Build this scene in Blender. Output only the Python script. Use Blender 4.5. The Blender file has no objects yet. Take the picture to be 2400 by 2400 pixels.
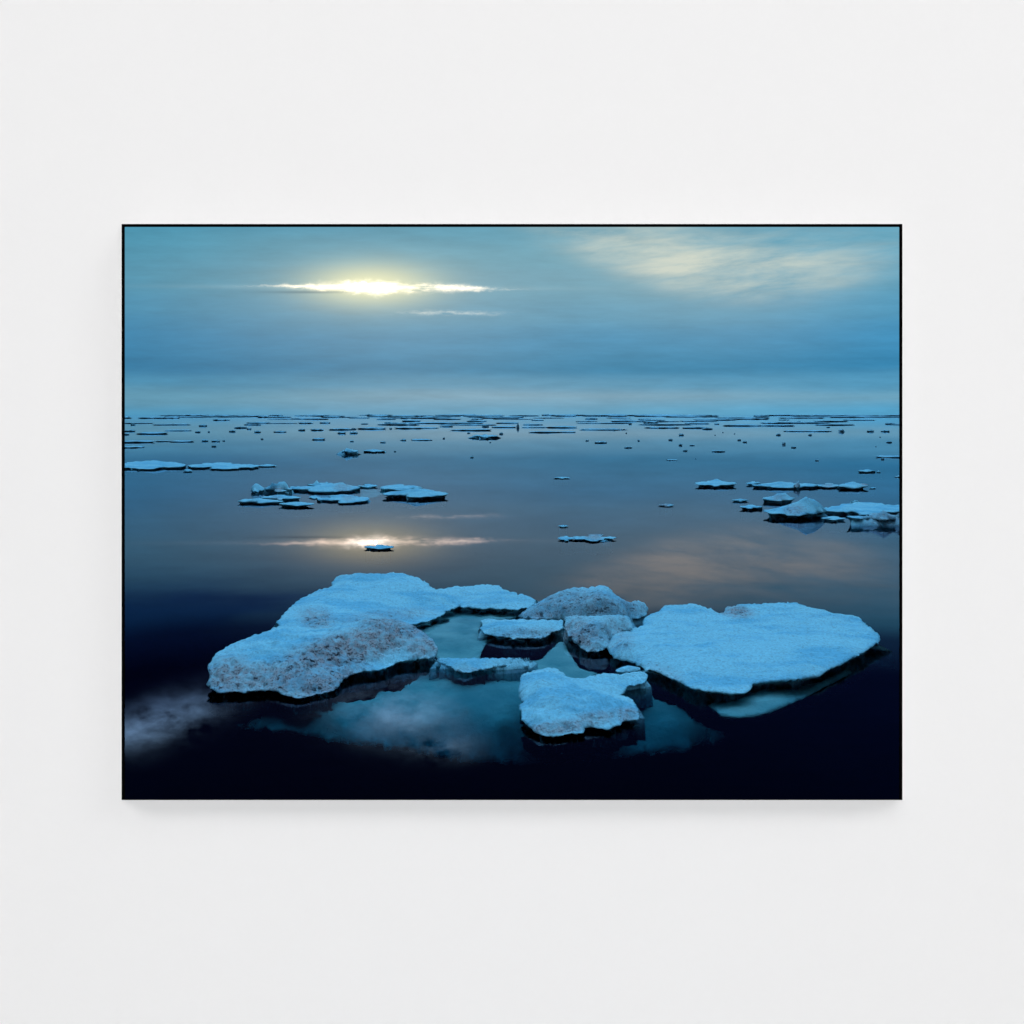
import bpy, bmesh, math, random
import numpy as np
from mathutils import Vector, noise, geometry

random.seed(7)
rng = np.random.default_rng(11)
S = bpy.context.scene
COL = S.collection

# ------------------------------------------------------------------ camera numbers
H = 5.0                 # eye height above the water
F = 1961.0              # focal length in photo pixels (2400 px wide)
CX, HY = 1200.0, 972.0  # principal point: level camera, horizon at HY


def wpt(px, py, z):
    """photo pixel seen at height z -> point of the scene"""
    d = (H - z) * F / (py - HY)
    return ((px - CX) / F * d, d, z)


def lin(r, g, b):
    f = lambda c: c / 12.92 if c <= 0.04045 else ((c + 0.055) / 1.055) ** 2.4
    return (f(r / 255), f(g / 255), f(b / 255), 1.0)


def tag(o, label=None, cat=None, group=None, kind=None):
    if label: o['label'] = label
    if cat: o['category'] = cat
    if group: o['group'] = group
    if kind: o['kind'] = kind
    return o


def empty(name, loc=(0, 0, 0)):
    o = bpy.data.objects.new(name, None)
    o.empty_display_size = 0.3
    COL.objects.link(o)
    o.location = loc
    return o


def mesh_obj(name, bm, mat, parent=None, origin=None, smooth=True):
    me = bpy.data.meshes.new(name)
    if origin is not None:
        bmesh.ops.translate(bm, verts=bm.verts, vec=-Vector(origin))
    bm.normal_update()
    bm.to_mesh(me)
    bm.free()
    if smooth:
        for p in me.polygons: p.use_smooth = True
    me.materials.append(mat)
    o = bpy.data.objects.new(name, me)
    COL.objects.link(o)
    if origin is not None: o.location = origin
    if parent is not None: o.parent = parent
    return o


# ------------------------------------------------------------------ node helper
class V:
    """a socket one can do arithmetic with"""
    def __init__(s, nt, sock): s.nt, s.s = nt, sock
    def _m(s, op, *a):
        n = s.nt.nodes.new('ShaderNodeMath'); n.operation = op
        for i, x in enumerate((s,) + a):
            if isinstance(x, V): s.nt.links.new(x.s, n.inputs[i])
            else: n.inputs[i].default_value = x
        return V(s.nt, n.outputs[0])
    def __add__(s, o): return s._m('ADD', o)
    __radd__ = __add__
    def __mul__(s, o): return s._m('MULTIPLY', o)
    __rmul__ = __mul__
    def __sub__(s, o): return s._m('SUBTRACT', o)
    def __rsub__(s, o): return (s * -1.0) + o
    def __truediv__(s, o): return s._m('DIVIDE', o)
    def pow(s, o): return s._m('POWER', o)
    def max(s, o): return s._m('MAXIMUM', o)
    def min(s, o): return s._m('MINIMUM', o)
    def exp(s): return s._m('EXPONENT')
    def sqrt(s): return s._m('SQRT')
    def abs(s): return s._m('ABSOLUTE')
    def step(s, a, b, c=0.0, d=1.0):
        n = s.nt.nodes.new('ShaderNodeMapRange'); n.interpolation_type = 'SMOOTHSTEP'
        s.nt.links.new(s.s, n.inputs[0])
        for i, x in enumerate((a, b, c, d)): n.inputs[1 + i].default_value = x
        return V(s.nt, n.outputs[0])


def gauss(x, w):
    t = x * (1.0 / w)
    return (t * t * -1.0).exp()


def xyz(nt, x, y, z=0.0):
    n = nt.nodes.new('ShaderNodeCombineXYZ')
    for i, a in enumerate((x, y, z)):
        if isinstance(a, V): nt.links.new(a.s, n.inputs[i])
        else: n.inputs[i].default_value = a
    return n.outputs[0]


def noise_tex(nt, vec, scale, detail=5, rough=0.55, dist=0.0):
    n = nt.nodes.new('ShaderNodeTexNoise')
    n.inputs['Scale'].default_value = scale
    n.inputs['Detail'].default_value = detail
    n.inputs['Roughness'].default_value = rough
    n.inputs['Distortion'].default_value = dist
    nt.links.new(vec, n.inputs['Vector'])
    return V(nt, n.outputs[0])


def mix(nt, fac, a, b, mode='MIX'):
    n = nt.nodes.new('ShaderNodeMix'); n.data_type = 'RGBA'; n.blend_type = mode
    n.clamp_factor = True
    if isinstance(fac, V): nt.links.new(fac.s, n.inputs[0])
    else: n.inputs[0].default_value = fac
    for i, c in ((6, a), (7, b)):
        if isinstance(c, tuple): n.inputs[i].default_value = c
        else: nt.links.new(c, n.inputs[i])
    return n.outputs[2]


def scale_col(nt, col, v):
    n = nt.nodes.new('ShaderNodeVectorMath'); n.operation = 'SCALE'
    if isinstance(col, tuple): n.inputs[0].default_value = col[:3]
    else: nt.links.new(col, n.inputs[0])
    if isinstance(v, V): nt.links.new(v.s, n.inputs['Scale'])
    else: n.inputs['Scale'].default_value = v
    return n.outputs[0]


def add_col(nt, a, b):
    n = nt.nodes.new('ShaderNodeVectorMath'); n.operation = 'ADD'
    nt.links.new(a, n.inputs[0]); nt.links.new(b, n.inputs[1])
    return n.outputs[0]


# ------------------------------------------------------------------ sky
SUN_U, SUN_V = (880 - CX) / F, (HY - 672) / F
SUN_EL = math.atan(SUN_V / math.sqrt(1 + SUN_U ** 2))
SUN_AZ = math.atan2(SUN_U, 1.0)           # from +Y towards +X


def build_world():
    w = bpy.data.worlds.new('World'); S.world = w
    w.use_nodes = True
    nt = w.node_tree; nt.nodes.clear()
    L = nt.links.new
    tc = nt.nodes.new('ShaderNodeTexCoord')
    sep = nt.nodes.new('ShaderNodeSeparateXYZ'); L(tc.outputs['Generated'], sep.inputs[0])
    dx, dy, dz = (V(nt, sep.outputs[i]) for i in range(3))
    front = dy.step(0.02, 0.2)
    sy = dy.max(0.05)
    u = dx / sy
    v = dz / sy

    # cloud deck by elevation (sine)
    band_n = noise_tex(nt, xyz(nt, u * 1.3, v * 14.0, 3.1), 1.6, 4, 0.5)
    e = dz + (band_n - 0.5) * 0.022 * front
    ramp = nt.nodes.new('ShaderNodeValToRGB')
    ramp.color_ramp.interpolation = 'EASE'
    stops = [(0.0, (92, 160, 194)), (0.02, (121, 163, 185)), (0.036, (92, 151, 182)), (0.056, (60, 132, 170)),
             (0.085, (72, 142, 180)), (0.118, (91, 153, 183)), (0.155, (102, 159, 182)), (0.19, (97, 161, 184)),
             (0.215, (83, 154, 180)), (0.24, (44, 80, 116)), (0.275, (12, 30, 72)), (0.48, (9, 24, 62)),
             (0.6, (80, 150, 200)), (0.75, (130, 205, 240))]
    el = ramp.color_ramp.elements
    el[0].position, el[0].color = stops[0][0], lin(*stops[0][1])
    el[1].position, el[1].color = stops[1][0], lin(*stops[1][1])
    for p, c in stops[2:]:
        n = el.new(p); n.color = lin(*c)
    L(e.s, ramp.inputs[0])
    col = ramp.outputs[0]
    # cooler and dimmer to the left, clear blue to the right
    left = u.step(-0.42, 0.0, 1.0, 0.0) * front
    col = mix(nt, left, col, mix(nt, 1.0, col, (0.52, 0.82, 0.9, 1), 'MULTIPLY'))
    right = u.step(0.12, 0.47, 0.0, 1.0) * front
    col = mix(nt, right, col, mix(nt, 1.0, col, (0.76, 0.99, 1.06, 1), 'MULTIPLY'))
    # fine mottling of the stratus
    fine = noise_tex(nt, xyz(nt, u * 6.0, v * 40.0, 0.5), 2.0, 6, 0.65)
    col = scale_col(nt, col, (fine - 0.5) * 0.5 + 1.0)
    # bright thin overcast overhead
    zen = dz.step(0.5, 0.85)
    back = dy.step(-0.35, 0.4, 0.12, 1.0)
    col = add_col(nt, col, scale_col(nt, (0.46, 1.0, 1.76), zen))
    col = scale_col(nt, col, back)

    # wispy cream cloud on the right
    du = u - 0.235
    dv = v - 0.162 + du * 0.12 - du * du * 0.9
    streak = noise_tex(nt, xyz(nt, u * 5.0, v * 26.0 - u * 2.6, 1.7), 1.7, 8, 0.62, 0.25)
    soft = noise_tex(nt, xyz(nt, u * 2.2, v * 9.0, 8.4), 2.0, 4, 0.5)
    lower = dv.step(-0.04, 0.002)
    ceil_ = v.step(0.222, 0.262, 1.0, 0.0)
    m = ceil_ * gauss(du, 0.165) * gauss(dv - 0.010, 0.046) * lower * ((streak - 0.44) * 3.2 + 0.5).max(0.0) * (soft * 0.8 + 0.55) * front
    col = mix(nt, (m * 0.9).min(0.94), col, (0.74, 0.76, 0.63, 1))
    haze_c = ceil_ * gauss(du, 0.2) * gauss(dv - 0.004, 0.07) * front
    col = mix(nt, haze_c * 0.3, col, (0.42, 0.52, 0.5, 1))

    # sun behind the cloud: glow, core, slit of light
    su = u - SUN_U
    sv = v - SUN_V
    wob = noise_tex(nt, xyz(nt, u * 9.0, 0.3, 2.0), 2.0, 5, 0.6)
    bits = noise_tex(nt, xyz(nt, u * 26.0, v * 120.0, 5.0), 1.5, 6, 0.6)
    frag = noise_tex(nt, xyz(nt, u * 55.0, v * 90.0, 7.0), 1.3, 5, 0.6)
    # sun-side warmth in the whole deck
    wide = ceil_ * gauss(su, 0.24) * gauss(sv, 0.075) * front
    col = mix(nt, wide * 0.32, col, (0.42, 0.50, 0.48, 1))
    g1 = gauss(su + 0.006, 0.072) * gauss(sv - 0.002, 0.024) * front
    col = mix(nt, g1 * 0.92, col, (0.92, 0.90, 0.56, 1))
    upl = sv.step(-0.004, 0.004, 0.8, 1.0)
    g2 = gauss(su + 0.008, 0.022) * gauss(sv + (wob - 0.5) * 0.008 + (frag - 0.5) * 0.014, 0.0048) * front * upl * (bits * 1.2 + 0.4)
    col = add_col(nt, col, scale_col(nt, (3.6, 3.4, 2.7), g2))
    t2 = (su - 0.012) * (1 / 0.128)
    t2 = t2 * t2
    thin_ = (t2 * -0.62 + 1.0).max(0.12)
    sd = (sv + 0.0012 + (wob - 0.5) * 0.008 + (frag - 0.5) * 0.009 + su * 0.012) / (thin_ * 0.0048)
    sl = (t2 * t2 * -1.0).exp() * (sd * sd * -1.0).exp() * front
    col = add_col(nt, col, scale_col(nt, (2.3, 1.72, 1.12), sl * ((bits - 0.32) * 2.4).max(0.0)))
    tail = gauss(su + 0.01, 0.2) * gauss(sv + 0.001 + su * 0.006, 0.0028) * front
    col = add_col(nt, col, scale_col(nt, (0.09, 0.085, 0.065), tail))
    s2 = gauss(u + 0.075, 0.05) * gauss(v - 0.1215 + (wob - 0.5) * 0.008 + (frag - 0.5) * 0.006, 0.0024) * front
    col = add_col(nt, col, scale_col(nt, (0.6, 0.48, 0.33), s2 * ((bits - 0.42) * 3.0).max(0.0)))
    # dark lip under the slit
    lip = gauss(su + 0.085, 0.05) * gauss(sv + 0.0065, 0.0016) * front
    col = mix(nt, lip * 0.5, col, (0.08, 0.15, 0.2, 1))

    # gaps in the dark higher cloud (mirrored by the near water)
    hn = noise_tex(nt, xyz(nt, u * 9.0, v * 16.0, 4.4), 1.6, 6, 0.62)
    p1 = gauss(u + 0.425, 0.065) * gauss(v - 0.368 + (u + 0.425) * 0.32, 0.022)
    p2 = gauss(u + 0.135, 0.06) * gauss(v - 0.355, 0.028)
    p3 = gauss(u + 0.085, 0.035) * gauss(v - 0.397, 0.013)
    p4 = gauss(u + 0.30, 0.09) * gauss(v - 0.315, 0.02)
    hn2 = ((hn - 0.36) * 3.2).max(0.0).min(1.4)
    pat = (p1 * 1.3 + p2 * 0.85 + p3 * 0.7 + p4 * 0.0) * hn2 * front
    col = add_col(nt, col, scale_col(nt, (1.25, 2.3, 2.75), pat))

    # the clear-sky component of the dusk air
    sky = nt.nodes.new('ShaderNodeTexSky'); sky.sky_type = 'NISHITA'
    sky.sun_disc = False
    sky.sun_elevation = SUN_EL
    sky.sun_rotation = SUN_AZ
    bg1 = nt.nodes.new('ShaderNodeBackground'); bg1.inputs[1].default_value = 0.0006
    L(sky.outputs[0], bg1.inputs[0])
    bg2 = nt.nodes.new('ShaderNodeBackground'); bg2.inputs[1].default_value = 1.0
    L(col, bg2.inputs[0])
    ad = nt.nodes.new('ShaderNodeAddShader')
    L(bg1.outputs[0], ad.inputs[0]); L(bg2.outputs[0], ad.inputs[1])
    out = nt.nodes.new('ShaderNodeOutputWorld')
    L(ad.outputs[0], out.inputs['Surface'])
    w.cycles.sampling_method = 'MANUAL'
    w.cycles.sample_map_resolution = 2048


# ------------------------------------------------------------------ materials
def new_mat(name):
    m = bpy.data.materials.new(name); m.use_nodes = True
    nt = m.node_tree
    b = nt.nodes['Principled BSDF']
    return m, nt, b


def pos(nt):
    g = nt.nodes.new('ShaderNodeNewGeometry')
    return g.outputs['Position']


def objc(nt):
    g = nt.nodes.new('ShaderNodeTexCoord')
    return g.outputs['Object']


def bump(nt, b, h, strength, dist):
    n = nt.nodes.new('ShaderNodeBump')
    n.inputs['Strength'].default_value = strength
    n.inputs['Distance'].default_value = dist
    nt.links.new(h.s, n.inputs['Height'])
    nt.links.new(n.outputs[0], b.inputs['Normal'])


def mat_ice(name, base=(0.50, 0.83, 0.88, 1), near=True):
    m, nt, b = new_mat(name)
    p = pos(nt) if near else objc(nt)
    att = nt.nodes.new('ShaderNodeAttribute'); att.attribute_name = 'dirt'
    d = V(nt, att.outputs['Fac'])
    st = nt.nodes.new('ShaderNodeMapping'); st.inputs['Scale'].default_value = (0.55, 1.5, 1.5); st.inputs['Rotation'].default_value = (0, 0, 0.25)
    nt.links.new(p, st.inputs[0])
    n1 = noise_tex(nt, st.outputs[0], 1.1, 5, 0.6)
    n2 = noise_tex(nt, p, 7.0, 6, 0.65)
    n3 = noise_tex(nt, p, 24.0, 4, 0.6)
    n4 = noise_tex(nt, p, 15.0, 6, 0.75)
    vor = nt.nodes.new('ShaderNodeTexVoronoi'); vor.inputs['Scale'].default_value = 6.0
    mp = nt.nodes.new('ShaderNodeMapping'); mp.inputs['Scale'].default_value = (0.75, 1.0, 1.6)
    wn = nt.nodes.new('ShaderNodeTexNoise'); wn.inputs['Scale'].default_value = 5.0
    nt.links.new(p, wn.inputs['Vector'])
    wv = nt.nodes.new('ShaderNodeVectorMath'); wv.operation = 'MULTIPLY_ADD'
    nt.links.new(wn.outputs['Color'], wv.inputs[0]); wv.inputs[1].default_value = (0.25, 0.25, 0.25)
    nt.links.new(p, wv.inputs[2])
    nt.links.new(wv.outputs[0], mp.inputs[0])
    nt.links.new(mp.outputs[0], vor.inputs['Vector'])
    pit = V(nt, vor.outputs['Distance'])
    pits = pit.step(0.16, 0.42, 1.0, 0.0) * n2.step(0.40, 0.56) * n1.step(0.38, 0.6)   # small melt pits
    col = mix(nt, n1.step(0.42, 0.62), base, (base[0] * 0.60, base[1] * 0.80, base[2] * 0.90, 1))
    col = scale_col(nt, col, n4.step(0.3, 0.62, 0.80, 1.05))
    # grey-brown silt: patches, then grains caught in the pits
    silt = (n2.step(0.36, 0.64) * 0.6 + 0.42) * d
    col = mix(nt, (silt * 1.0).min(0.92), col, (0.66, 0.42, 0.385, 1))
    grains = (n3.step(0.50, 0.62) * n2.step(0.40, 0.56)) * (d * 0.6 + 0.26)
    col = mix(nt, grains.min(1.0), col, (0.13, 0.075, 0.07, 1))
    deep = pits * (d - 0.10).max(0.0).min(1.0) * 1.5
    col = mix(nt, deep.min(0.95), col, (0.06, 0.05, 0.06, 1))
    nt.links.new(col, b.inputs['Base Color'])
    b.inputs['Roughness'].default_value = 0.75
    b.inputs['Specular IOR Level'].default_value = 0.2
    h = (n2 * 0.8 + n4 * 0.32 + n3 * 0.35) * (d * 0.6 + 0.42) - pits * (d * 0.9 + 0.04)
    bump(nt, b, h, 1.0, 0.07)
    return m


def mat_plain(name, c, rough=0.8, nscale=30.0, amt=0.08, bd=0.002, bs=0.3, spec=0.2):
    m, nt, b = new_mat(name)
    n = noise_tex(nt, pos(nt), nscale, 5, 0.6)
    col = scale_col(nt, (c[0], c[1], c[2]), (n - 0.5) * amt + 1.0)
    nt.links.new(col, b.inputs['Base Color'])
    b.inputs['Roughness'].default_value = rough
    b.inputs['Specular IOR Level'].default_value = spec
    bump(nt, b, n, bs, bd)
    return m


def mat_shelf():
    m, nt, b = new_mat('sunken_ice')
    p = pos(nt)
    n1 = noise_tex(nt, p, 1.5, 5, 0.6)
    n2 = noise_tex(nt, p, 6.0, 5, 0.65)
    col = mix(nt, n1.step(0.3, 0.7), (0.32, 0.62, 0.62, 1), (0.62, 0.90, 0.84, 1))
    col = mix(nt, n2.step(0.45, 0.7) * 0.4, col, (0.28, 0.55, 0.58, 1))
    nt.links.new(col, b.inputs['Base Color'])
    at = nt.nodes.new('ShaderNodeAttribute'); at.attribute_name = 'thick'
    nt.links.new(V(nt, at.outputs['Fac']).step(0.0, 1.0).s, b.inputs['Alpha'])
    b.inputs['Roughness'].default_value = 0.9
    b.inputs['Specular IOR Level'].default_value = 0.0
    bump(nt, b, n2, 0.6, 0.05)
    return m


def mat_water():
    m = bpy.data.materials.new('sea_water'); m.use_nodes = True
    nt = m.node_tree; nt.nodes.clear(); L = nt.links.new
    out = nt.nodes.new('ShaderNodeOutputMaterial')
    p = pos(nt)
    sep = nt.nodes.new('ShaderNodeSeparateXYZ'); L(p, sep.inputs[0])
    X, Y = V(nt, sep.outputs[0]), V(nt, sep.outputs[1])
    r1 = noise_tex(nt, xyz(nt, X * 0.5, Y * 0.9), 1.0, 3, 0.5)
    r2 = noise_tex(nt, xyz(nt, X * 3.0, Y * 6.0), 1.0, 3, 0.55)
    bm_ = nt.nodes.new('ShaderNodeBump')
    bm_.inputs['Strength'].default_value = 0.014
    bm_.inputs['Distance'].default_value = 0.02
    L((r1 + r2 * 0.12).s, bm_.inputs['Height'])
    fr = nt.nodes.new('ShaderNodeFresnel'); fr.inputs['IOR'].default_value = 1.38
    L(bm_.outputs[0], fr.inputs['Normal'])
    gl = nt.nodes.new('ShaderNodeBsdfGlossy'); gl.distribution = 'GGX'
    # darker reflection painted into the gloss colour over a soft patch at left
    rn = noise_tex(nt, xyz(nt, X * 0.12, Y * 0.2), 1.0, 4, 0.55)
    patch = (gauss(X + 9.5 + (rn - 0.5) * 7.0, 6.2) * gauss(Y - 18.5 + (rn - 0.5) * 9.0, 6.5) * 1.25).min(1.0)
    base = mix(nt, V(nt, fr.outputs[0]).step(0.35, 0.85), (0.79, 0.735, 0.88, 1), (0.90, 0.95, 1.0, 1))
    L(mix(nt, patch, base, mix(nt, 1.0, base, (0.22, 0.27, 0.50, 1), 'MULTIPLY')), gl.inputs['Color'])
    gl.inputs['Roughness'].default_value = 0.007
    L(bm_.outputs[0], gl.inputs['Normal'])
    tr = nt.nodes.new('ShaderNodeBsdfTransparent'); tr.inputs['Color'].default_value = (0.95, 0.97, 0.97, 1)
    mx = nt.nodes.new('ShaderNodeMixShader')
    L(fr.outputs[0], mx.inputs[0]); L(tr.outputs[0], mx.inputs[1]); L(gl.outputs[0], mx.inputs[2])
    L(mx.outputs[0], out.inputs['Surface'])
    va = nt.nodes.new('ShaderNodeVolumeAbsorption')
    va.inputs['Color'].default_value = (0.05, 0.62, 0.70, 1)
    va.inputs['Density'].default_value = 1.4
    L(va.outputs[0], out.inputs['Volume'])
    return m


# ------------------------------------------------------------------ ice floes from outlines
def tps_fit(xy, z, smooth=1e-4):
    n = len(xy)
    d = np.sqrt(((xy[:, None] - xy[None]) ** 2).sum(-1))
    K = -d - np.eye(n) * smooth
    P = np.c_[np.ones(n), xy]
    A = np.zeros((n + 3, n + 3)); A[:n, :n] = K; A[:n, n:] = P; A[n:, :n] = P.T
    sol = np.linalg.lstsq(A, np.r_[z, 0, 0, 0], rcond=None)[0]
    return sol[:n], sol[n:]


def tps_eval(q, xy, w, a):
    out = np.empty(len(q))
    for i in range(0, len(q), 4000):
        c = q[i:i + 4000]
        d = np.sqrt(((c[:, None] - xy[None]) ** 2).sum(-1))
        out[i:i + 4000] = -d @ w + a[0] + c @ a[1:]
    return out


def seg_dist(q, poly):
    a = poly; b = np.roll(poly, -1, 0); ab = b - a
    L2 = (ab ** 2).sum(1) + 1e-12
    out = np.empty(len(q))
    for i in range(0, len(q), 2000):
        c = q[i:i + 2000]
        ap = c[:, None] - a[None]
        t = np.clip((ap * ab).sum(-1) / L2, 0, 1)
        out[i:i + 2000] = np.sqrt(((ap - t[..., None] * ab) ** 2).sum(-1)).min(1)
    return out


def inside(q, poly):
    x, y = q[:, 0], q[:, 1]; r = np.zeros(len(q), bool); n = len(poly); j = n - 1
    for i in range(n):
        xi, yi = poly[i]; xj, yj = poly[j]
        c = ((yi > y) != (yj > y)) & (x < (xj - xi) * (y - yi) / (yj - yi + 1e-12) + xi)
        r ^= c; j = i
    return r


def dirt_at(dirt, x, y, z):
    px = CX + F * x / y; py = HY + F * (H - z) / y
    s = 0.0
    for (cx, cy, rx, ry, an, k) in dirt:
        ca, sa = math.cos(an), math.sin(an)
        ex = ((px - cx) * ca + (py - cy) * sa) / rx; ey = (-(px - cx) * sa + (py - cy) * ca) / ry
        q = ex * ex + ey * ey
        s = max(s, k * math.exp(-q ** 2))
    return s


def surface_bm(keys, inner, step, jit, bulge, bw, amp, freq, seed, under, depth, dirt=(), hole=0.0, foot=None,
               thin=False, thick=None):
    """closed ice body whose top is stretched over photo-traced rim points (px, py, z)."""
    keys = np.array(keys, float)
    n = len(keys)
    rim = []
    for i in range(n):                                   # Catmull-Rom between keys, finer where needed
        p0, p1, p2, p3 = keys[i - 1], keys[i], keys[(i + 1) % n], keys[(i + 2) % n]
        w1, w2 = np.array(wpt(*p1)), np.array(wpt(*p2))
        k = max(1, int(np.linalg.norm(w2 - w1) / step))
        for s in range(k):
            t = s / k
            c = 0.5 * ((2 * p1) + (p2 - p0) * t + (2 * p0 - 5 * p1 + 4 * p2 - p3) * t * t + (3 * p1 - p0 - 3 * p2 + p3) * t ** 3)
            l = p1 + (p2 - p1) * t
            c = 0.45 * c + 0.55 * l
            c[2] = min(max(c[2], min(p1[2], p2[2])), max(p1[2], p2[2]))
            if s and jit:
                nz = noise.fractal(Vector((c[0] * 0.11, c[1] * 0.16, seed)), 0.7, 2.0, 3)
                c[1] += nz * jit
                c[0] += noise.fractal(Vector((c[0] * 0.09, c[1] * 0.13, seed + 9)), 0.7, 2.0, 3) * jit
            rim.append(c)
    R3 = np.array([wpt(*r) for r in rim])
    poly = R3[:, :2]
    ctl = [R3[::max(1, len(R3) // 160)]]
    if len(inner): ctl.append(np.array([wpt(*p[:3]) for p in inner]))
    ctl = np.vstack(ctl)
    w, a = tps_fit(ctl[:, :2], ctl[:, 2])
    lo, hi = poly.min(0), poly.max(0)
    gx = np.arange(lo[0], hi[0], step); gy = np.arange(lo[1], hi[1], step * 1.1)
    G = np.stack(np.meshgrid(gx, gy), -1).reshape(-1, 2)
    G = G + rng.uniform(-0.3, 0.3, G.shape) * step
    G = G[inside(G, poly)]
    if len(G): G = G[seg_dist(G, poly) > step * 0.55]
    pts = [Vector((float(x), float(y))) for x, y in np.vstack([poly, G])]
    vs, es, fs, ov, oe, of = geometry.delaunay_2d_cdt(pts, [], [list(range(len(poly)))], 1, 1e-6)
    Q = np.array([(p.x, p.y) for p in vs])
    Z = tps_eval(Q, ctl[:, :2], w, a)
    D = seg_dist(Q, poly)
    e = 1 - np.exp(-D / bw)
    Z = Z + bulge * e
    for i in range(len(Q)):
        q = Vector((Q[i, 0] * freq, Q[i, 1] * freq, seed))
        f1 = noise.fractal(q, 0.75, 2.1, 5)
        q2 = q * 3.7
        f2 = noise.fractal(q2, 0.6, 2.2, 3)
        f0 = noise.fractal(q * 0.33, 0.9, 2.0, 2)
        Z[i] += amp * e[i] * (f0 * 1.9 + f1 * 0.7 + 0.35 * f2)
        if foot: Z[i] = min(Z[i], foot)
        if dirt:
            sdt = dirt_at(dirt, Q[i, 0], Q[i, 1], Z[i])
            if sdt > 0.12:
                f3 = noise.noise(Vector((Q[i, 0] * 5.2, Q[i, 1] * 7.0, seed + 4.0))) + .5 * noise.noise(Vector((Q[i, 0] * 12, Q[i, 1] * 14, seed)))
                Z[i] -= min(1.0, max(0.0, f3 - 0.12) * 2.6) * 0.085 * min(1.0, sdt * 1.3) * min(1.0, e[i] * 1.6)
    bm = bmesh.new()
    lay = bm.verts.layers.float.new('dirt')
    lt = bm.verts.layers.float.new('thick')
    V_ = [bm.verts.new((Q[i, 0], Q[i, 1], Z[i])) for i in range(len(Q))]
    for i, v in enumerate(V_): v[lt] = thick(Q[i, 0], Q[i, 1]) if thick else 1.0
    tops = []
    for f in fs:
        try: tops.append(bm.faces.new([V_[i] for i in f]))
        except ValueError: pass
    bm.normal_update()
    if tops and sum(f.normal.z for f in tops) < 0:
        bmesh.ops.reverse_faces(bm, faces=tops)
    bm.verts.index_update()
    used = [v for v in bm.verts if v.link_faces]
    for v in [v for v in bm.verts if not v.link_faces]: bm.verts.remove(v)
    bm.verts.index_update()
    # rim edges, outward normals
    nor = {}; bed = []
    for ed in bm.edges:
        if len(ed.link_faces) == 1:
            lp = [l for l in ed.link_loops][0]
            v1, v2 = lp.vert, lp.link_loop_next.vert
            t = (v2.co - v1.co); nn = Vector((t.y, -t.x, 0))
            if nn.length > 1e-9: nn.normalize()
            for v in (v1, v2): nor[v] = nor.get(v, Vector((0, 0, 0))) + nn
            bed.append((v1, v2))
    rings = []
    base = {v: v.co.copy() for v in nor}
    for k, (fz, off) in enumerate(((0.86, -0.06), (0.50, -0.6), (0.0, -1.1), (None, -1.25)) if not thin else ((1.0, -1.0),)):
        ring = {}
        for v, nn in nor.items():
            d = nn.normalized() if nn.length > 1e-6 else Vector((0, 0, 0))
            c = base[v] + d * off * under
            zz = base[v].z
            if thin:
                c.z = zz - 0.06; ring[v] = bm.verts.new(c); ring[v][lt] = v[lt]; continue
            c.z = -depth if fz is None else (zz * fz if zz > 0 else zz - depth * 0.3 * (k + 1))
            if k < 3:
                c += d * noise.noise(base[v] * 5.0 + Vector((0, 0, k * 3.3))) * under * 0.12
            ring[v] = bm.verts.new(c)
        rings.append(ring)
    prev = {v: v for v in nor}
    for ring in rings:
        for v1, v2 in bed:
            try: bm.faces.new((prev[v2], prev[v1], ring[v1], ring[v2]))
            except ValueError: pass
        prev = ring
    # flat underside from a copy of the top triangles
    bot = {}
    for f in tops:
        if not f.is_valid: continue
        q = []
        for v in reversed(f.verts):
            if v in prev: q.append(prev[v])
            else:
                if v not in bot:
                    bot[v] = bm.verts.new((v.co.x, v.co.y, v.co.z - 0.06 if thin else -depth)); bot[v][lt] = v[lt]
                q.append(bot[v])
        try: bm.faces.new(q)
        except ValueError: pass
    # dirt amounts, stored on the body itself
    for v in bm.verts:
        x, y, z = v.co
        v[lay] = min(1.0, dirt_at(dirt, x, y, z))
    return bm


def rg(region, pts):
    """points read in an enlarged view -> photo pixels"""
    ox, oy, s = {1: (460, 1300, 640 / 1932), 2: (1000, 1320, 560 / 1932), 3: (1400, 1360, 720 / 1932),
                 4: (280, 1560, 820 / 1932), 5: (280, 960, 720 / 1932), 6: (840, 960, 720 / 1932),
                 7: (1500, 960, 630 / 1932), 8: (540, 1100, 560 / 1932), 9: (1700, 1120, 420 / 1932)}[region]
    return [(ox + p[0] * s, oy + p[1] * s) + tuple(p[2:]) for p in pts]


def floe(name, label, keys, inner=(), step=0.05, jit=3.4, bulge=0.05, bw=0.15, amp=0.05, freq=1.6, under=0.3,
         depth=0.35, dirt=(), mat=None, group=None, parts=(), seed=0.0):
    bm = surface_bm(keys, list(inner), step, jit, bulge, bw, amp, freq, seed, under, depth, dirt)
    k = np.array([wpt(*p) for p in keys]).mean(0)
    o = mesh_obj(name, bm, mat, None, (float(k[0]), float(k[1]), 0.0))
    tag(o, label, 'ice floe', group)
    return o


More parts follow.
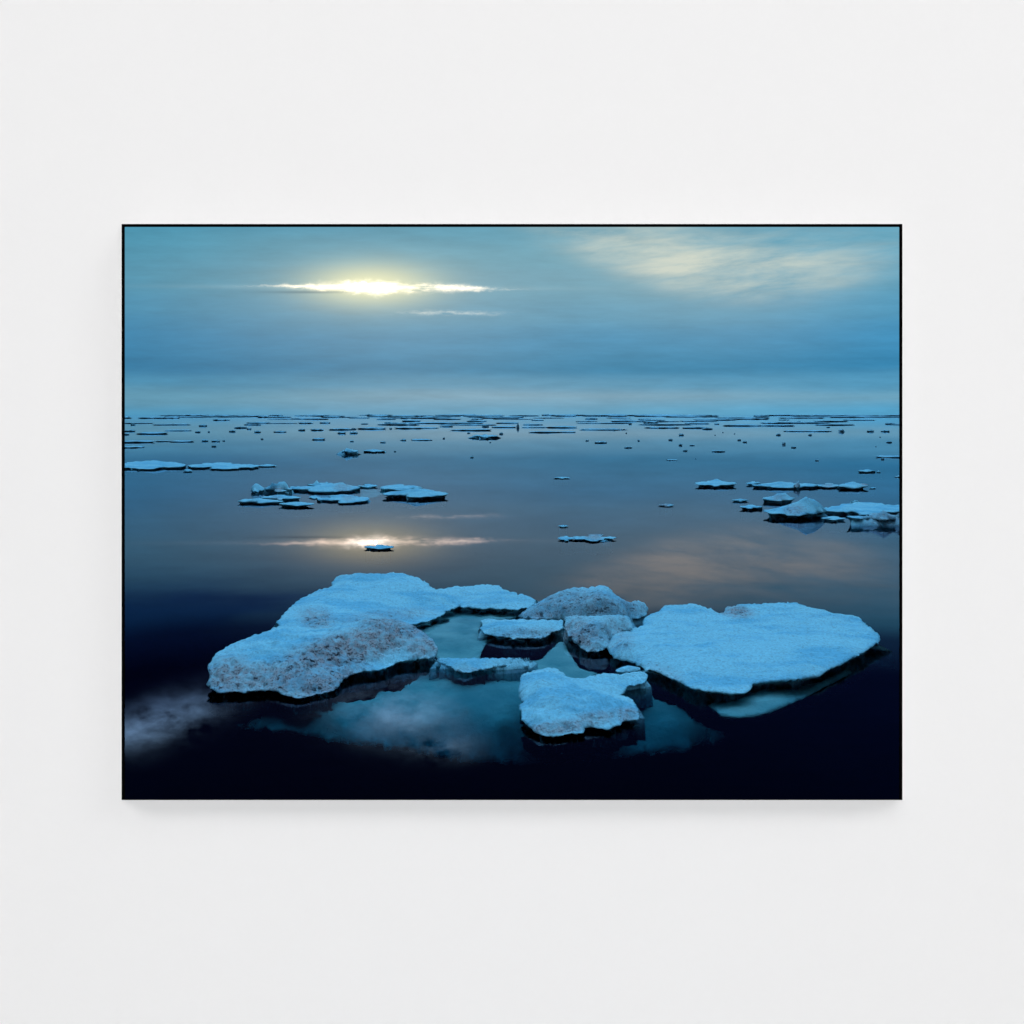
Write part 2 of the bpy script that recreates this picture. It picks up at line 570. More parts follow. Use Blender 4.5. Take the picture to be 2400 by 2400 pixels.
def rad_slab(x0, x1, y0, y1, zf, zb, seed, n=26, peaks=(), flat=0.5):
    """outline of a small slab given its box in the photo"""
    r = random.Random(seed)
    out = []
    xm, ym = (x0 + x1) / 2, (y0 + y1) / 2
    rx, ry = (x1 - x0) / 2, (y1 - y0) / 2
    for i in range(n):
        a = math.pi * 2 * i / n
        c, s = math.cos(a), math.sin(a)
        k = 1.0 - 0.8 * abs(noise.fractal(Vector((c * 1.3, s * 1.3, seed * 3.7)), .8, 2, 4)) + r.uniform(-0.06, 0.04)
        px = xm + rx * math.copysign(abs(c) ** 1.25, c) * (k if abs(c) < 0.85 else 1.0)
        py = ym + ry * math.copysign(abs(s) ** 0.9, s) * (k if abs(s) < 0.93 else 1.0)
        t = (py - y0) / max(1e-6, y1 - y0)
        z = zb + (zf - zb) * min(1, max(0, t)) + r.uniform(-0.1, 0.1) * zf
        out.append((px, py, max(0.03, z)))
    return out


# ================================================================== BUILD
build_world()
M_ice = mat_ice('snowy_ice')
M_far = mat_ice('distant_ice', (0.52, 0.80, 0.86, 1))
M_shelf = mat_shelf()
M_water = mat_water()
M_bed = mat_plain('dark_seabed', (0.004, 0.006, 0.012), 1.0, 0.5, 0.3, 0.01)
M_wall = mat_plain('painted_plaster', (0.86, 0.86, 0.86), 0.9, 55.0, 0.015, 0.0006, 0.25)
M_black = mat_plain('black_lacquer', (0.0012, 0.0012, 0.0014), 0.9, 60.0, 0.2, 0.0003, 0.2, 0.0)
M_side = mat_plain('white_side', (0.9, 0.9, 0.9), 0.9, 60.0, 0.02, 0.0003, 0.2)
M_floor = mat_plain('pale_concrete', (0.7, 0.7, 0.69), 0.8, 6.0, 0.08, 0.001)

# ---- sea: one closed body of water to the horizon, dark bed below
bm = bmesh.new()
R = 40000.0
bmesh.ops.create_cube(bm, size=1.0)
for v in bm.verts:
    v.co.x *= 2 * R; v.co.y *= 2 * R
    v.co.z = 0.0 if v.co.z > 0 else -14.0
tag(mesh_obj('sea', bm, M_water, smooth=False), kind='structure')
bm = bmesh.new()
vs = [bm.verts.new((sx * R * 0.99, sy * R * 0.99, -12.0)) for sx, sy in ((-1, -1), (1, -1), (1, 1), (-1, 1))]
bm.faces.new(vs)
tag(mesh_obj('seabed', bm, M_bed, smooth=False), kind='structure')

# ---- near floes -----------------------------------------------------------
plate = rg(1, [(565, 470, .33), (595, 455, .33), (602, 430, .34), (640, 400, .35), (690, 350, .36), (735, 310, .38), (790, 285, .4),
               (850, 258, .42), (900, 238, .44), (955, 225, .46), (965, 190, .5), (1000, 155, .56), (1040, 142, .6), (1150, 138, .6),
               (1280, 135, .6), (1380, 130, .6), (1460, 128, .6), (1500, 148, .56), (1580, 165, .52), (1620, 190, .46),
               (1660, 225, .4), (1680, 240, .38), (1760, 238, .36)]) + \
    rg(2, [(40, 205, .35), (150, 205, .34), (220, 185, .34), (330, 185, .34), (440, 172, .34), (580, 178, .33), (615, 210, .3),
           (720, 235, .27), (800, 260, .24), (890, 295, .2), (860, 335, .16), (830, 358, .14), (700, 372, .13), (480, 368, .13),
           (380, 360, .13), (280, 355, .13), (200, 370, .13), (140, 410, .13), (80, 440, .14), (0, 470, .15)]) + \
    rg(1, [(1640, 470, .16), (1530, 492, .18), (1420, 540, .25), (1100, 590, .3), (800, 640, .3), (640, 600, .3), (590, 510, .3)])
floe('ice_floe', 'broad smooth snow-topped ice floe behind the dirty sloping floe, with a pointed right arm', plate,
     rg(1, [(1100, 300, .42), (800, 420, .40), (1300, 400, .34), (1500, 330, .30), (900, 350, .42)]) + rg(2, [(400, 270, .24)]),
     dirt=[(742, 1450, 42, 26, 0.2, .55), (900, 1445, 120, 16, -0.1, .3)], mat=M_ice, amp=.05, seed=1.0)

mound = rg(1, [(630, 497, .45), (575, 508, .44), (520, 535, .44), (400, 570, .44), (300, 610, .42), (220, 650, .4), (150, 690, .36),
               (110, 740, .32), (80, 800, .27), (95, 850, .22), (85, 890, .18), (72, 920, .15), (110, 950, .12), (160, 972, .1),
               (290, 968, .1), (400, 962, .1), (520, 955, .1), (600, 985, .08), (700, 1015, .06), (740, 1015, .06), (820, 998, .06),
               (900, 980, .06), (980, 955, .07), (1020, 910, .08), (1060, 870, .1), (1140, 835, .12), (1220, 825, .12), (1300, 815, .12),
               (1360, 795, .12), (1430, 760, .13), (1520, 745, .14), (1600, 735, .14), (1680, 730, .14), (1705, 700, .2),
               (1705, 650, .28), (1660, 590, .38), (1580, 530, .5), (1520, 492, .56), (1420, 460, .62), (1300, 452, .64), (1180, 465, .62),
               (1080, 490, .58), (960, 515, .55), (800, 530, .5), (700, 515, .46)])
floe('ice_floe', 'large dirty ice floe at lower left with pitted grey-brown slope facing the viewer', mound,
     rg(1, [(1250, 490, .66), (1050, 545, .63), (880, 585, .58), (700, 600, .54), (500, 640, .5), (300, 720, .44), (180, 790, .36),
            (400, 760, .36), (600, 780, .34), (350, 850, .22), (550, 880, .2), (750, 800, .36), (760, 920, .16), (1000, 700, .42), (1200, 660, .42),
            (1000, 820, .22), (1350, 620, .42), (1500, 620, .40), (1550, 690, .26)]),
     step=0.042, dirt=[(830, 1515, 185, 42, -0.28, 1.0), (640, 1590, 150, 36, 0.03, .85), (545, 1590, 62, 50, 0, .9), (760, 1600, 100, 30, -.35, .8),
                       (930, 1470, 90, 20, .25, .8), (990, 1515, 45, 26, 0, .8)],
     mat=M_ice, amp=.085, freq=2.0, bulge=.03, bw=.1, seed=2.0)

hummock = rg(2, [(735, 428, .1), (800, 380, .2), (860, 338, .28), (960, 290, .42), (1060, 235, .56), (1180, 200, .68), (1290, 200, .72),
                 (1400, 177, .8), (1440, 182, .8), (1490, 212, .74), (1520, 248, .66), (1570, 282, .58), (1640, 314, .48),
                 (1720, 305, .44), (1770, 330, .38), (1792, 370, .3), (1780, 420, .2), (1730, 440, .16), (1650, 440, .16),
                 (1600, 470, .16), (1400, 500, .14), (1200, 480, .12), (1100, 462, .1), (1000, 458, .1), (850, 456, .08), (760, 444, .08)])
floe('ice_floe', 'rounded speckled ice hummock at the back centre between the two large floes', hummock,
     rg(2, [(1300, 300, .62), (1100, 350, .40), (1450, 300, .62), (1300, 400, .40), (1000, 390, .26), (1600, 380, .36)]),
     step=0.05, dirt=[(1360, 1420, 120, 40, 0.05, .55), (1470, 1425, 50, 25, 0, .4), (1280, 1440, 70, 14, 0, .6)],
     mat=M_ice, amp=.08, freq=2.0, bulge=.03, seed=3.0)

block = rg(2, [(1125, 432, .42), (1200, 422, .46), (1350, 427, .48), (1480, 414, .5), (1600, 422, .46), (1640, 440, .4), (1662, 520, .3),
               (1600, 545, .24), (1530, 572, .2), (1490, 620, .16), (1462, 680, .12), (1440, 690, .1), (1400, 712, .08), (1300, 715, .08),
               (1240, 680, .1), (1180, 620, .14), (1130, 560, .2), (1115, 500, .3)])
floe('ice_floe', 'boulder-like dirty ice block wedged between the hummock and the big right floe', block,
     rg(2, [(1300, 500, .46), (1450, 500, .45), (1250, 570, .34), (1380, 620, .28), (1560, 500, .40)]),
     step=0.038, dirt=[(1360, 1490, 55, 45, 0.3, .75), (1440, 1480, 50, 40, 0, .45)], mat=M_ice, amp=.07, freq=2.6, bulge=.03, seed=4.0)

slab5 = rg(2, [(440, 462, .2), (480, 452, .22), (650, 455, .22), (800, 455, .22), (1000, 460, .22), (1090, 456, .22), (1105, 480, .2),
               (1100, 530, .16), (1020, 555, .13), (960, 600, .1), (880, 612, .1), (680, 605, .1), (560, 590, .1), (470, 570, .12),
               (430, 530, .15), (448, 500, .18)])
floe('ice_floe', 'small flat ice slab in front of the speckled hummock, above a dark patch of water', slab5,
     rg(2, [(600, 520, .22), (800, 530, .22), (950, 520, .22)]), step=0.035, dirt=[(1250, 1485, 90, 14, 0, .4)], mat=M_ice,
     amp=.03, freq=2.5, bulge=.02, seed=5.0)

slab6 = rg(2, [(60, 772, .13), (120, 766, .14), (300, 768, .15), (550, 768, .15), (750, 762, .15), (830, 766, .14), (835, 785, .09),
               (770, 800, .07), (650, 825, .065), (500, 850, .06), (400, 870, .06), (330, 886, .06), (250, 872, .06), (200, 845, .07),
               (130, 815, .08), (80, 792, .09)])
floe('ice_floe', 'thin boat-shaped ice slab floating in the pool right of the dirty sloping floe', slab6,
     rg(2, [(300, 810, .16), (550, 800, .16)]), step=0.035, mat=M_ice, amp=.025, under=.22, freq=2.5, bulge=.015, dirt=[(1100, 1572, 60, 8, 0, .3)], seed=6.0)

big = rg(3, [(63, 430, .12), (75, 380, .16), (120, 330, .2), (220, 300, .22), (285, 285, .25), (290, 242, .28), (350, 207, .3), (400, 182, .35),
             (420, 160, .4), (520, 153, .42), (620, 149, .42), (680, 168, .36), (750, 200, .3), (795, 205, .3), (805, 175, .38), (860, 159, .42),
             (900, 150, .42), (1000, 149, .42), (1100, 143, .42), (1240, 139, .42), (1290, 155, .4), (1380, 186, .36), (1460, 209, .33),
             (1560, 229, .3), (1640, 232, .32), (1662, 245, .3), (1680, 268, .26), (1740, 315, .24), (1778, 350, .22), (1770, 385, .2),
             (1740, 410, .18), (1650, 465, .18), (1540, 525, .18), (1430, 575, .18), (1400, 600, .17), (1200, 628, .17), (1030, 640, .17),
             (975, 655, .16), (965, 685, .15), (930, 710, .14), (860, 712, .14), (720, 700, .14), (580, 678, .14), (520, 640, .13),
             (430, 600, .13), (330, 560, .12), (310, 575, .1), (280, 545, .1), (200, 510, .1), (110, 490, .1)])
floe('ice_floe', 'widest clean blue-white ice floe at lower right, tapering to a point at its right end', big,
     rg(3, [(180, 400, .3), (300, 380, .28), (600, 300, .3), (900, 260, .30), (1000, 400, .24), (1300, 300, .3), (1500, 400, .24), (700, 550, .2)]),
     step=0.055, dirt=[(1725, 1433, 42, 14, 0.1, .75), (1450, 1500, 40, 30, 0, .3), (1560, 1580, 50, 20, .4, .25)], mat=M_ice, amp=.05, freq=1.6, seed=7.0)

chip = rg(2, [(1525, 866, .06), (1570, 842, .09), (1630, 827, .1), (1720, 842, .1), (1728, 860, .08), (1690, 872, .05), (1600, 882, .04), (1540, 880, .05)])
floe('ice_floe', 'tiny ice chip between the lobed foreground floe and the widest right floe', chip, step=0.03, jit=.6, mat=M_ice, amp=.02, freq=3,
     bulge=.02, under=.06, seed=8.0)

fore = rg(2, [(755, 925, .2), (790, 890, .22), (870, 865, .24), (960, 850, .25), (1050, 852, .25), (1100, 880, .22), (1130, 920, .2),
              (1170, 940, .18), (1240, 938, .18), (1330, 910, .2), (1420, 890, .2), (1550, 895, .2), (1640, 888, .2), (1730, 870, .2),
              (1778, 895, .18), (1780, 930, .15), (1760, 970, .12), (1700, 985, .1), (1620, 1000, .1), (1600, 1050, .1), (1560, 1066, .12),
              (1600, 1072, .13), (1660, 1100, .14), (1700, 1160, .12), (1720, 1230, .1), (1715, 1265, .08), (1650, 1275, .07), (1600, 1270, .08),
              (1560, 1310, .07), (1480, 1340, .07), (1380, 1335, .07), (1330, 1320, .08), (1280, 1330, .07), (1270, 1370, .07),
              (1150, 1380, .07), (1060, 1405, .06), (960, 1400, .06), (880, 1370, .07), (820, 1320, .09), (770, 1270, .12), (765, 1200, .16),
              (745, 1160, .18), (775, 1130, .2), (750, 1090, .2), (745, 1000, .2)])
floe('ice_floe', 'lobed foreground ice floe nearest the viewer, with a crumbly front edge', fore,
     rg(2, [(900, 1000, .3), (1050, 1050, .3), (1000, 1150, .29), (1200, 1130, .27), (1400, 1130, .24), (1500, 1000, .2), (1100, 1260, .2), (1300, 1230, .2),
            (1550, 1180, .18), (900, 1240, .22), (1450, 1240, .15), (1040, 1330, .12)]), step=0.035,
     dirt=[(1310, 1705, 80, 16, -.1, .7), (1390, 1685, 60, 18, -.2, .6), (1470, 1675, 30, 18, 0, .6)], mat=M_ice, amp=.06, freq=2.2, bulge=.03, bw=.1, seed=9.0)

# ---- ice under the water ---------------------------------------------------
def sunken(name, label, keys, inner, seed, step=0.07, jit=2.0, thick=None):
    bm = surface_bm(keys, inner, step, jit, 0.0, 0.2, 0.05, 1.3, seed, 0.03, 2.2, (), foot=-0.03, thin=True, thick=thick)
    k = np.array([wpt(*p) for p in keys]).mean(0)
    o = mesh_obj(name, bm, M_shelf, None, (float(k[0]), float(k[1]), -0.3))
    tag(o, label, 'sunken ice')
    return o

pool = rg(2, [(-90, 520, -.14), (60, 455, -.12), (200, 400, -.12), (450, 405, -.12), (700, 415, -.12), (720, 440, -.12), (470, 470, -.12), (430, 540, -.12),
              (545, 605, -.13), (480, 650, -.15), (430, 755, -.17), (430, 790, -.17), (120, 790, -.17), (60, 740, -.16), (-60, 600, -.15)])
sunken('sunken_ice', 'pale turquoise ice under shallow water between the pointed floe arm and the boat-shaped slab', [(a, b, c * .45) for a, b, c in pool], [], 21.0)
tri = rg(2, [(1080, 635, -.12), (1115, 640, -.12), (1150, 720, -.12), (1190, 780, -.13), (1240, 850, -.14), (1380, 890, -.15), (1300, 960, -.16), (1150, 990, -.16),
             (1000, 930, -.16), (850, 890, -.16), (815, 800, -.15), (930, 775, -.14), (1000, 700, -.13)])
sunken('sunken_ice', 'pointed triangle of grey-teal ice under water behind the lobed foreground floe', [(a, b, c * .6) for a, b, c in tri], [], 22.0)
shelf = [(552, 1700, -.5), (600, 1682, -.42), (662, 1664, -.36), (722, 1660, -.33), (775, 1667, -.3), (780, 1648, -.28), (864, 1641, -.26), (900, 1622, -.24),
         (934, 1619, -.22), (993, 1582, -.2), (1027, 1576, -.18), (1050, 1592, -.18)] + \
    rg(2, [(180, 945, -.18), (290, 990, -.2), (440, 975, -.2), (500, 950, -.2), (740, 910, -.2), (900, 930, -.2), (1300, 1000, -.22), (1620, 1060, -.24),
           (1780, 1045, -.26), (1900, 1120, -.32)]) + \
    [(1600, 1660, -.38), (1632, 1690, -.46), (1680, 1712, -.55), (1700, 1728, -.62), (1672, 1742, -.7), (1640, 1738, -.74), (1609, 1755, -.78), (1493, 1766, -.85), (1377, 1778, -.92), (1232, 1784, -.95),
     (1087, 1780, -.92), (942, 1752, -.78), (797, 1735, -.62), (681, 1712, -.52)]
sunken('sunken_ice', 'broad dim teal shelf of sunken ice below the lobed foreground floe', shelf,
       [(1000, 1640, -.3), (900, 1680, -.42), (1100, 1660, -.34), (1180, 1700, -.5), (1000, 1700, -.5), (1560, 1700, -.5), (1450, 1740, -.7), (1250, 1745, -.72), (1100, 1740, -.72)],
       23.0, jit=9.0, thick=lambda x, y: min(1.0, max(0.0, (y - 14.0 + noise.fractal(Vector((x * 1.5, y * 2.2, 3.0)), .7, 2, 4) * .45) / 1.0)) * min(1.0, max(0.0, (5.3 - abs(x + .1)) / 1.5)))
ledge = rg(3, [(695, 777, -.2), (800, 765, -.11), (880, 752, -.10), (960, 718, -.09), (1000, 692, -.09), (1100, 674, -.09), (1250, 662, -.09), (1400, 640, -.09), (1500, 590, -.11),
               (1600, 535, -.17), (1710, 498, -.36), (1690, 522, -.36), (1560, 602, -.21), (1430, 667, -.17), (1300, 737, -.15), (1180, 790, -.15), (1100, 827, -.15),
               (1000, 852, -.15), (880, 864, -.15), (780, 852, -.15), (740, 812, -.14)])
sunken('sunken_ice', 'turquoise ledge of sunken ice along the front edge of the widest right floe', ledge, [], 24.0)

# ---- mid-distance floes ------------------------------------------------------
def mid(label, reg, box, zf=.1, zb=.2, seed=0, peaks=(), step=None, dirt=(), amp=.08, group=None, under=.2, n=30, name='ice_floe'):
    s = {5: 720 / 1932, 6: 720 / 1932, 7: 630 / 1932, 8: 560 / 1932, 9: 420 / 1932}[reg]
    (x0, y0), (x1, y1) = rg(reg, [(box[0], box[1]), (box[2], box[3])])
    zf, zb = zf * .66, zb * .8
    keys = rad_slab(x0, x1, y0, y1, zf, zb, seed, n)
    d = wpt((x0 + x1) / 2, y1, zf)[1]
    d2 = wpt((x0 + x1) / 2, y0, zb)[1]
    dm = d + (d2 - d) * 0.5
    peaks = [(px, py, H - (py - HY) * dm / F) for px, py, *_ in rg(reg, peaks)]
    st = step or max(0.09, d * 0.0032)
    return floe(name, label, keys, peaks, step=st, jit=2.0, bulge=.05, bw=.3, amp=amp, freq=.9, under=under, depth=.5,
                dirt=[(x0 + (x1 - x0) * a, y0 + (y1 - y0) * b, r, r * .5, 0, k) for a, b, r, k in dirt], mat=M_ice, group=group, seed=seed + .5)

# group left of centre (enlarged view 8)
mid('low angular ice chunk at the left end of the middle-distance cluster', 8, (165, 138, 285, 182), .2, .3, 31, [(215, 116), (185, 122)], amp=.12)
mid('tall hollowed ice chunk, highest of the left middle-distance cluster', 8, (275, 128, 500, 180), .35, .5, 32, [(450, 88), (330, 104), (400, 96)], dirt=[(.5, .6, 12, .8)], amp=.14)
mid('long snow-covered ice plate in the back row of the left middle-distance cluster', 8, (480, 108, 1050, 185), .14, .36, 33, [(900, 104)], dirt=[(.75, .5, 22, .5)])
mid('small upright ice fragment on the back edge of the long plate, left of its twin', 8, (660, 108, 735, 140), .3, .4, 34, [(695, 86)], amp=.1)
mid('small upright ice fragment on the back edge of the long plate, right of its twin', 8, (745, 108, 805, 136), .3, .4, 35, [(770, 92)], amp=.1)
mid('thin sliver of ice behind the right end of the long plate', 8, (1030, 118, 1192, 146), .1, .16, 36, under=.2)
mid('flat ice plate at the right back of the left middle-distance cluster', 8, (1205, 120, 1555, 172), .18, .25, 37)
mid('wide tilted ice plate with black undercut at right end of the left middle-distance cluster', 8, (1225, 170, 1765, 226), .24, .34, 38, [(1500, 166)], under=.55)
mid('pale low ice plate at the front centre of the left middle-distance cluster', 8, (700, 205, 1125, 274), .1, .2, 39, dirt=[(.6, .4, 16, .4)])
mid('tiny flat ice patch left of the pale low front plate', 8, (635, 208, 730, 240), .06, .08, 40, under=.1)
mid('snowy ice plate in the front row below the tall hollowed chunk', 8, (235, 205, 570, 250), .14, .24, 41, dirt=[(.4, .6, 14, .4)])
mid('foremost long ice strip at the lower left of the left middle-distance cluster', 8, (55, 240, 430, 275), .12, .2, 42)
mid('dark-edged ice tongue at the bottom of the left middle-distance cluster', 8, (390, 262, 680, 296), .16, .2, 43, under=.5)
mid('small white ice knob beside the black gap under the tall hollowed chunk', 8, (440, 168, 490, 194), .12, .2, 44, under=.08)
bm = None
sk = rg(8, [(1060, 160, -.1), (1200, 165, -.1), (1260, 185, -.1), (1200, 215, -.1), (1120, 235, -.1), (1050, 225, -.1)])
sunken('sunken_ice', 'small patch of drowned ice inside the left middle-distance cluster', sk, [], 25.0, step=.2, jit=.5)

# group at right (enlarged views 7 and 9)
mid('single smooth wedge of ice left of the right middle-distance group', 7, (392, 506, 695, 552), .18, .34, 51, under=.45)
mid('small thin ice slab at the left end of the right back row', 9, (222, 38, 385, 74), .14, .22, 52)
mid('long ice plate carrying the upright spike in the right back row', 9, (290, 48, 1000, 108), .15, .3, 53, [(600, 42)])
mid('narrow upright ice spike standing on the long plate in the right back row', 9, (735, 62, 808, 104), .2, .4, 54, [(768, 4), (785, 18)], dirt=[(.5, .5, 10, .9)], amp=.1, under=.1)
mid('broken low ice strip between the spike plate and the dark-topped floe', 9, (980, 56, 1245, 105), .12, .22, 55, dirt=[(.5, .6, 14, .6)])
mid('domed floe with dark tip at the right end of the right back row', 9, (1215, 42, 1542, 116), .16, .42, 56, [(1400, 40)], dirt=[(.9, .3, 9, 1.0)], under=.5)
mid('speck of ice trailing right of the domed floe', 9, (1550, 100, 1625, 114), .06, .1, 57, under=.1)
mid('thin curved ice sliver at the upper left of the right front group', 9, (62, 228, 258, 256), .08, .12, 58, under=.2)
mid('flat square-ended slab at the left end of the right front group', 9, (150, 288, 400, 330), .16, .22, 59)
mid('low hummock ridge behind the peaked floe on the right', 9, (400, 190, 752, 250), .22, .35, 60, [(640, 148), (560, 168)], dirt=[(.5, .4, 18, .5)])
mid('peaked triangular ice floe with black reflection in the right front group', 9, (405, 300, 1090, 412), .28, .4, 61,
    [(870, 206), (820, 232), (760, 262), (950, 240), (1010, 275), (680, 292)], dirt=[(.5, .4, 26, .6)], under=.7, amp=.12)
mid('long plain ice sheet behind the dark boulder at the right edge', 9, (1040, 262, 1960, 400), .2, .3, 62)
mid('thin ice strip between the peaked floe and the dark boulder', 9, (1035, 412, 1300, 456), .12, .16, 63)
mid('bulky dark-fronted ice boulder cut off by the right edge of the view', 9, (1305, 385, 2050, 450), .4, .55, 64, [(1700, 345), (1900, 352), (1550, 375)],
    dirt=[(.6, .8, 60, .5)], under=.6, amp=.12)
mid('small dark-edged fragment on the far rim of the long plain sheet', 9, (1350, 238, 1432, 262), .15, .25, 65, under=.2)

# group at the left edge and single floes (enlarged views 5, 6, 7)
mid('white ice sheet cut off by the left edge of the view', 5, (-60, 322, 420, 374), .18, .32, 71, [(220, 316)])
mid('second white ice sheet of the left-edge group, stretching to a thin right tip', 5, (430, 332, 880, 374), .16, .26, 72)
mid('thin tail of ice at the right tip of the left-edge group', 5, (860, 345, 990, 358), .1, .14, 73, under=.2)
mid('small ice crumb in front of the two left-edge sheets', 5, (400, 376, 460, 390), .1, .14, 74, under=.15)
mid('little box-shaped floe floating in the bright sun reflection', 5, (1538, 850, 1727, 876), .09, .12, 75, under=.16)
mid('isolated thin floe in open water right of centre, the upper one', 6, (1228, 422, 1335, 434), .07, .1, 76, under=.2)
mid('tiny bar of ice just above the curved flat floe right of centre', 6, (1255, 725, 1320, 738), .05, .07, 77, under=.1)
mid('left rounded piece of the curved pair of flat floes right of centre', 6, (1254, 793, 1362, 826), .06, .1, 78, under=.15)
mid('long dark-rimmed piece of the curved pair of flat floes right of centre', 6, (1340, 784, 1625, 828), .07, .12, 79, dirt=[(.5, .2, 22, .8)], under=.2)
mid('crescent-shaped ice fragment alone left of the right front group', 7, (130, 676, 246, 696), .05, .08, 80, dirt=[(.3, .6, 16, .9)], under=.15)
mid('blocky dark-sided floe with a peak, far left of centre near the sun', 5, (1402, 250, 1503, 268), .45, .7, 81, [(1430, 232)], under=1.0)
mid('flat streak floe right of the blocky peaked floe', 5, (1535, 250, 1667, 266), .2, .3, 82, under=.6)
mid('pale oblong floe below the horizon at centre', 6, (716, 156, 876, 174), .5, .7, 83, under=1.0)
mid('thin lone floe near the right edge, above the right back row', 7, (1568, 432, 1692, 448), .14, .2, 84, under=.3)
mid('thin crumb beside the lone floe near the right edge', 7, (1697, 438, 1730, 448), .1, .12, 85, under=.2)

# ---- distant floes: a few bodies, copied ------------------------------------
protos = []
for k in range(7):
    r = random.Random(100 + k)
    bm = bmesh.new()
    n = 22
    ring0, ring1, ring2, ring3 = [], [], [], []
    for i in range(n):
        a = 2 * math.pi * i / n
        rad = 1 + noise.fractal(Vector((math.cos(a) * 1.2, math.sin(a) * 1.2, k * 7.7)), .8, 2, 3) * .45
        x, y = math.cos(a) * rad, math.sin(a) * rad
        h = 0.55 + noise.noise(Vector((x * 1.7, y * 1.7, k * 3.1))) * .45
        ring0.append(bm.verts.new((x * .72, y * .72, h + .25 + r.uniform(-.1, .25))))
        ring1.append(bm.verts.new((x, y, max(.25, h))))
        ring2.append(bm.verts.new((x * .92, y * .92, max(.12, h * .45))))
        ring3.append(bm.verts.new((x * .74, y * .74, -.6)))
    top = bm.verts.new((0, 0, .9 + r.uniform(-.1, .5)))
    botv = bm.verts.new((0, 0, -.6))
    for i in range(n):
        j = (i + 1) % n
        bm.faces.new((top, ring0[i], ring0[j]))
        bm.faces.new((ring0[i], ring1[i], ring1[j], ring0[j]))
        bm.faces.new((ring1[i], ring2[i], ring2[j], ring1[j]))
        bm.faces.new((ring2[i], ring3[i], ring3[j], ring2[j]))
        bm.faces.new((botv, ring3[j], ring3[i]))
    bm.verts.layers.float.new('dirt')
    protos.append(mesh_obj('distant_ice_floe', bm, M_far, smooth=False))

FAR_L = 'thin dark streak of distant ice floating on the far sea below the horizon'
FAR_G = 'distant ice floes scattered towards the horizon'
far = []
for reg, lst in {
    5: [(70, 100, 97), (35, 100, 137), (10, 60, 158), (115, 300, 153), (300, 460, 133), (500, 550, 104), (480, 510, 143), (555, 570, 142), (690, 730, 139),
        (730, 800, 116), (800, 830, 123), (850, 890, 143), (970, 1050, 142), (1130, 1170, 131), (1205, 1290, 130), (1320, 1460, 127), (1460, 1490, 124),
        (1370, 1425, 150), (1450, 1500, 149), (1500, 1680, 122), (1700, 1715, 121), (1740, 1932, 119), (-10, 220, 206), (235, 320, 201), (320, 465, 203),
        (520, 560, 199), (580, 630, 201), (650, 665, 198), (-10, 155, 239), (580, 610, 233), (890, 905, 187), (1210, 1295, 190), (1450, 1475, 201), (1640, 1675, 208),
        (1770, 1805, 194), (1840, 1960, 192), (1725, 1740, 265)],
    6: [(20, 60, 91), (195, 210, 121), (250, 280, 119), (280, 510, 117), (520, 600, 108), (215, 400, 96), (600, 780, 86), (780, 820, 109), (830, 1000, 112),
        (1030, 1200, 113), (1190, 1380, 114), (610, 850, 131), (685, 705, 149), (885, 910, 154), (1085, 1270, 144), (1260, 1372, 143), (1400, 1680, 127),
        (1590, 1620, 127), (1700, 1720, 91), (1800, 1890, 84), (1820, 1960, 116), (140, 170, 207), (270, 300, 194), (345, 465, 193), (530, 545, 183),
        (825, 835, 208), (1430, 1450, 197), (1480, 1560, 210), (1675, 1720, 241), (1755, 1770, 197), (705, 725, 302), (1680, 1690, 149)],
    7: [(40, 135, 94), (55, 300, 132), (290, 480, 133), (450, 520, 141), (320, 500, 102), (535, 570, 105), (600, 860, 117), (850, 1115, 117), (1130, 1160, 92),
        (1200, 1300, 97), (1340, 1365, 129), (1035, 1200, 157), (1190, 1370, 157), (1630, 1680, 159), (1735, 1795, 159), (1770, 1835, 105), (1720, 1730, 199),
        (1770, 1810, 237), (1690, 1700, 267), (280, 315, 185), (205, 235, 220), (280, 305, 258), (360, 395, 259), (305, 340, 298), (520, 610, 303), (190, 270, 365),
        (395, 405, 355), (700, 725, 221), (740, 770, 236), (1090, 1125, 274), (975, 1010, 184), (1210, 1235, 185), (1260, 1285, 367), (1700, 1900, 342),
        (1730, 1755, 358), (1835, 1900, 485), (675, 685, 175), (590, 600, 165), (535, 545, 185)]}.items():
    for x0, x1, y in lst:
        (a, yy), (b, _) = rg(reg, [(x0, y), (x1, y)])
        far.append((a, b, yy, None))
r = random.Random(5)
for i in range(175):
    y = r.choice((973.8, 974.2, 974.6, 975.6, 976.6, 978, 980, 982.5, 985, 988, 992, 996)) + r.uniform(-.5, .5)
    x = r.gauss(r.choice((360, 520, 760, 1000, 1250, 1500, 1700, 1950)), 140)
    w = r.uniform(14, 95) * (1.2 if x > 900 else .9)
    far.append((x, x + w, y, 'band'))
for i, (a, b, y, t) in enumerate(far):
    d = H * F / (y - HY)
    p = protos[i % len(protos)]
    if i < len(protos): o = p
    else:
        o = p.copy(); COL.objects.link(o)
    wm = (b - a) / F * d
    o.location = (((a + b) / 2 - CX) / F * d, d, 0)
    hp = r.uniform(2.0, 3.8) * (1.5 if r.random() < .15 else 1) if t is None else r.uniform(1.3, 2.7) * (1.7 if r.random() < .12 else 1)        # apparent height in photo pixels
    hz = min(hp / F * d, 0.12 + 0.0013 * d)
    hz = min(hz, wm * 0.45)
    o.scale = (wm / 2, max(wm * .12, min(wm * .4, d * .02)), hz)
    tag(o, FAR_L, 'ice floe', FAR_G)

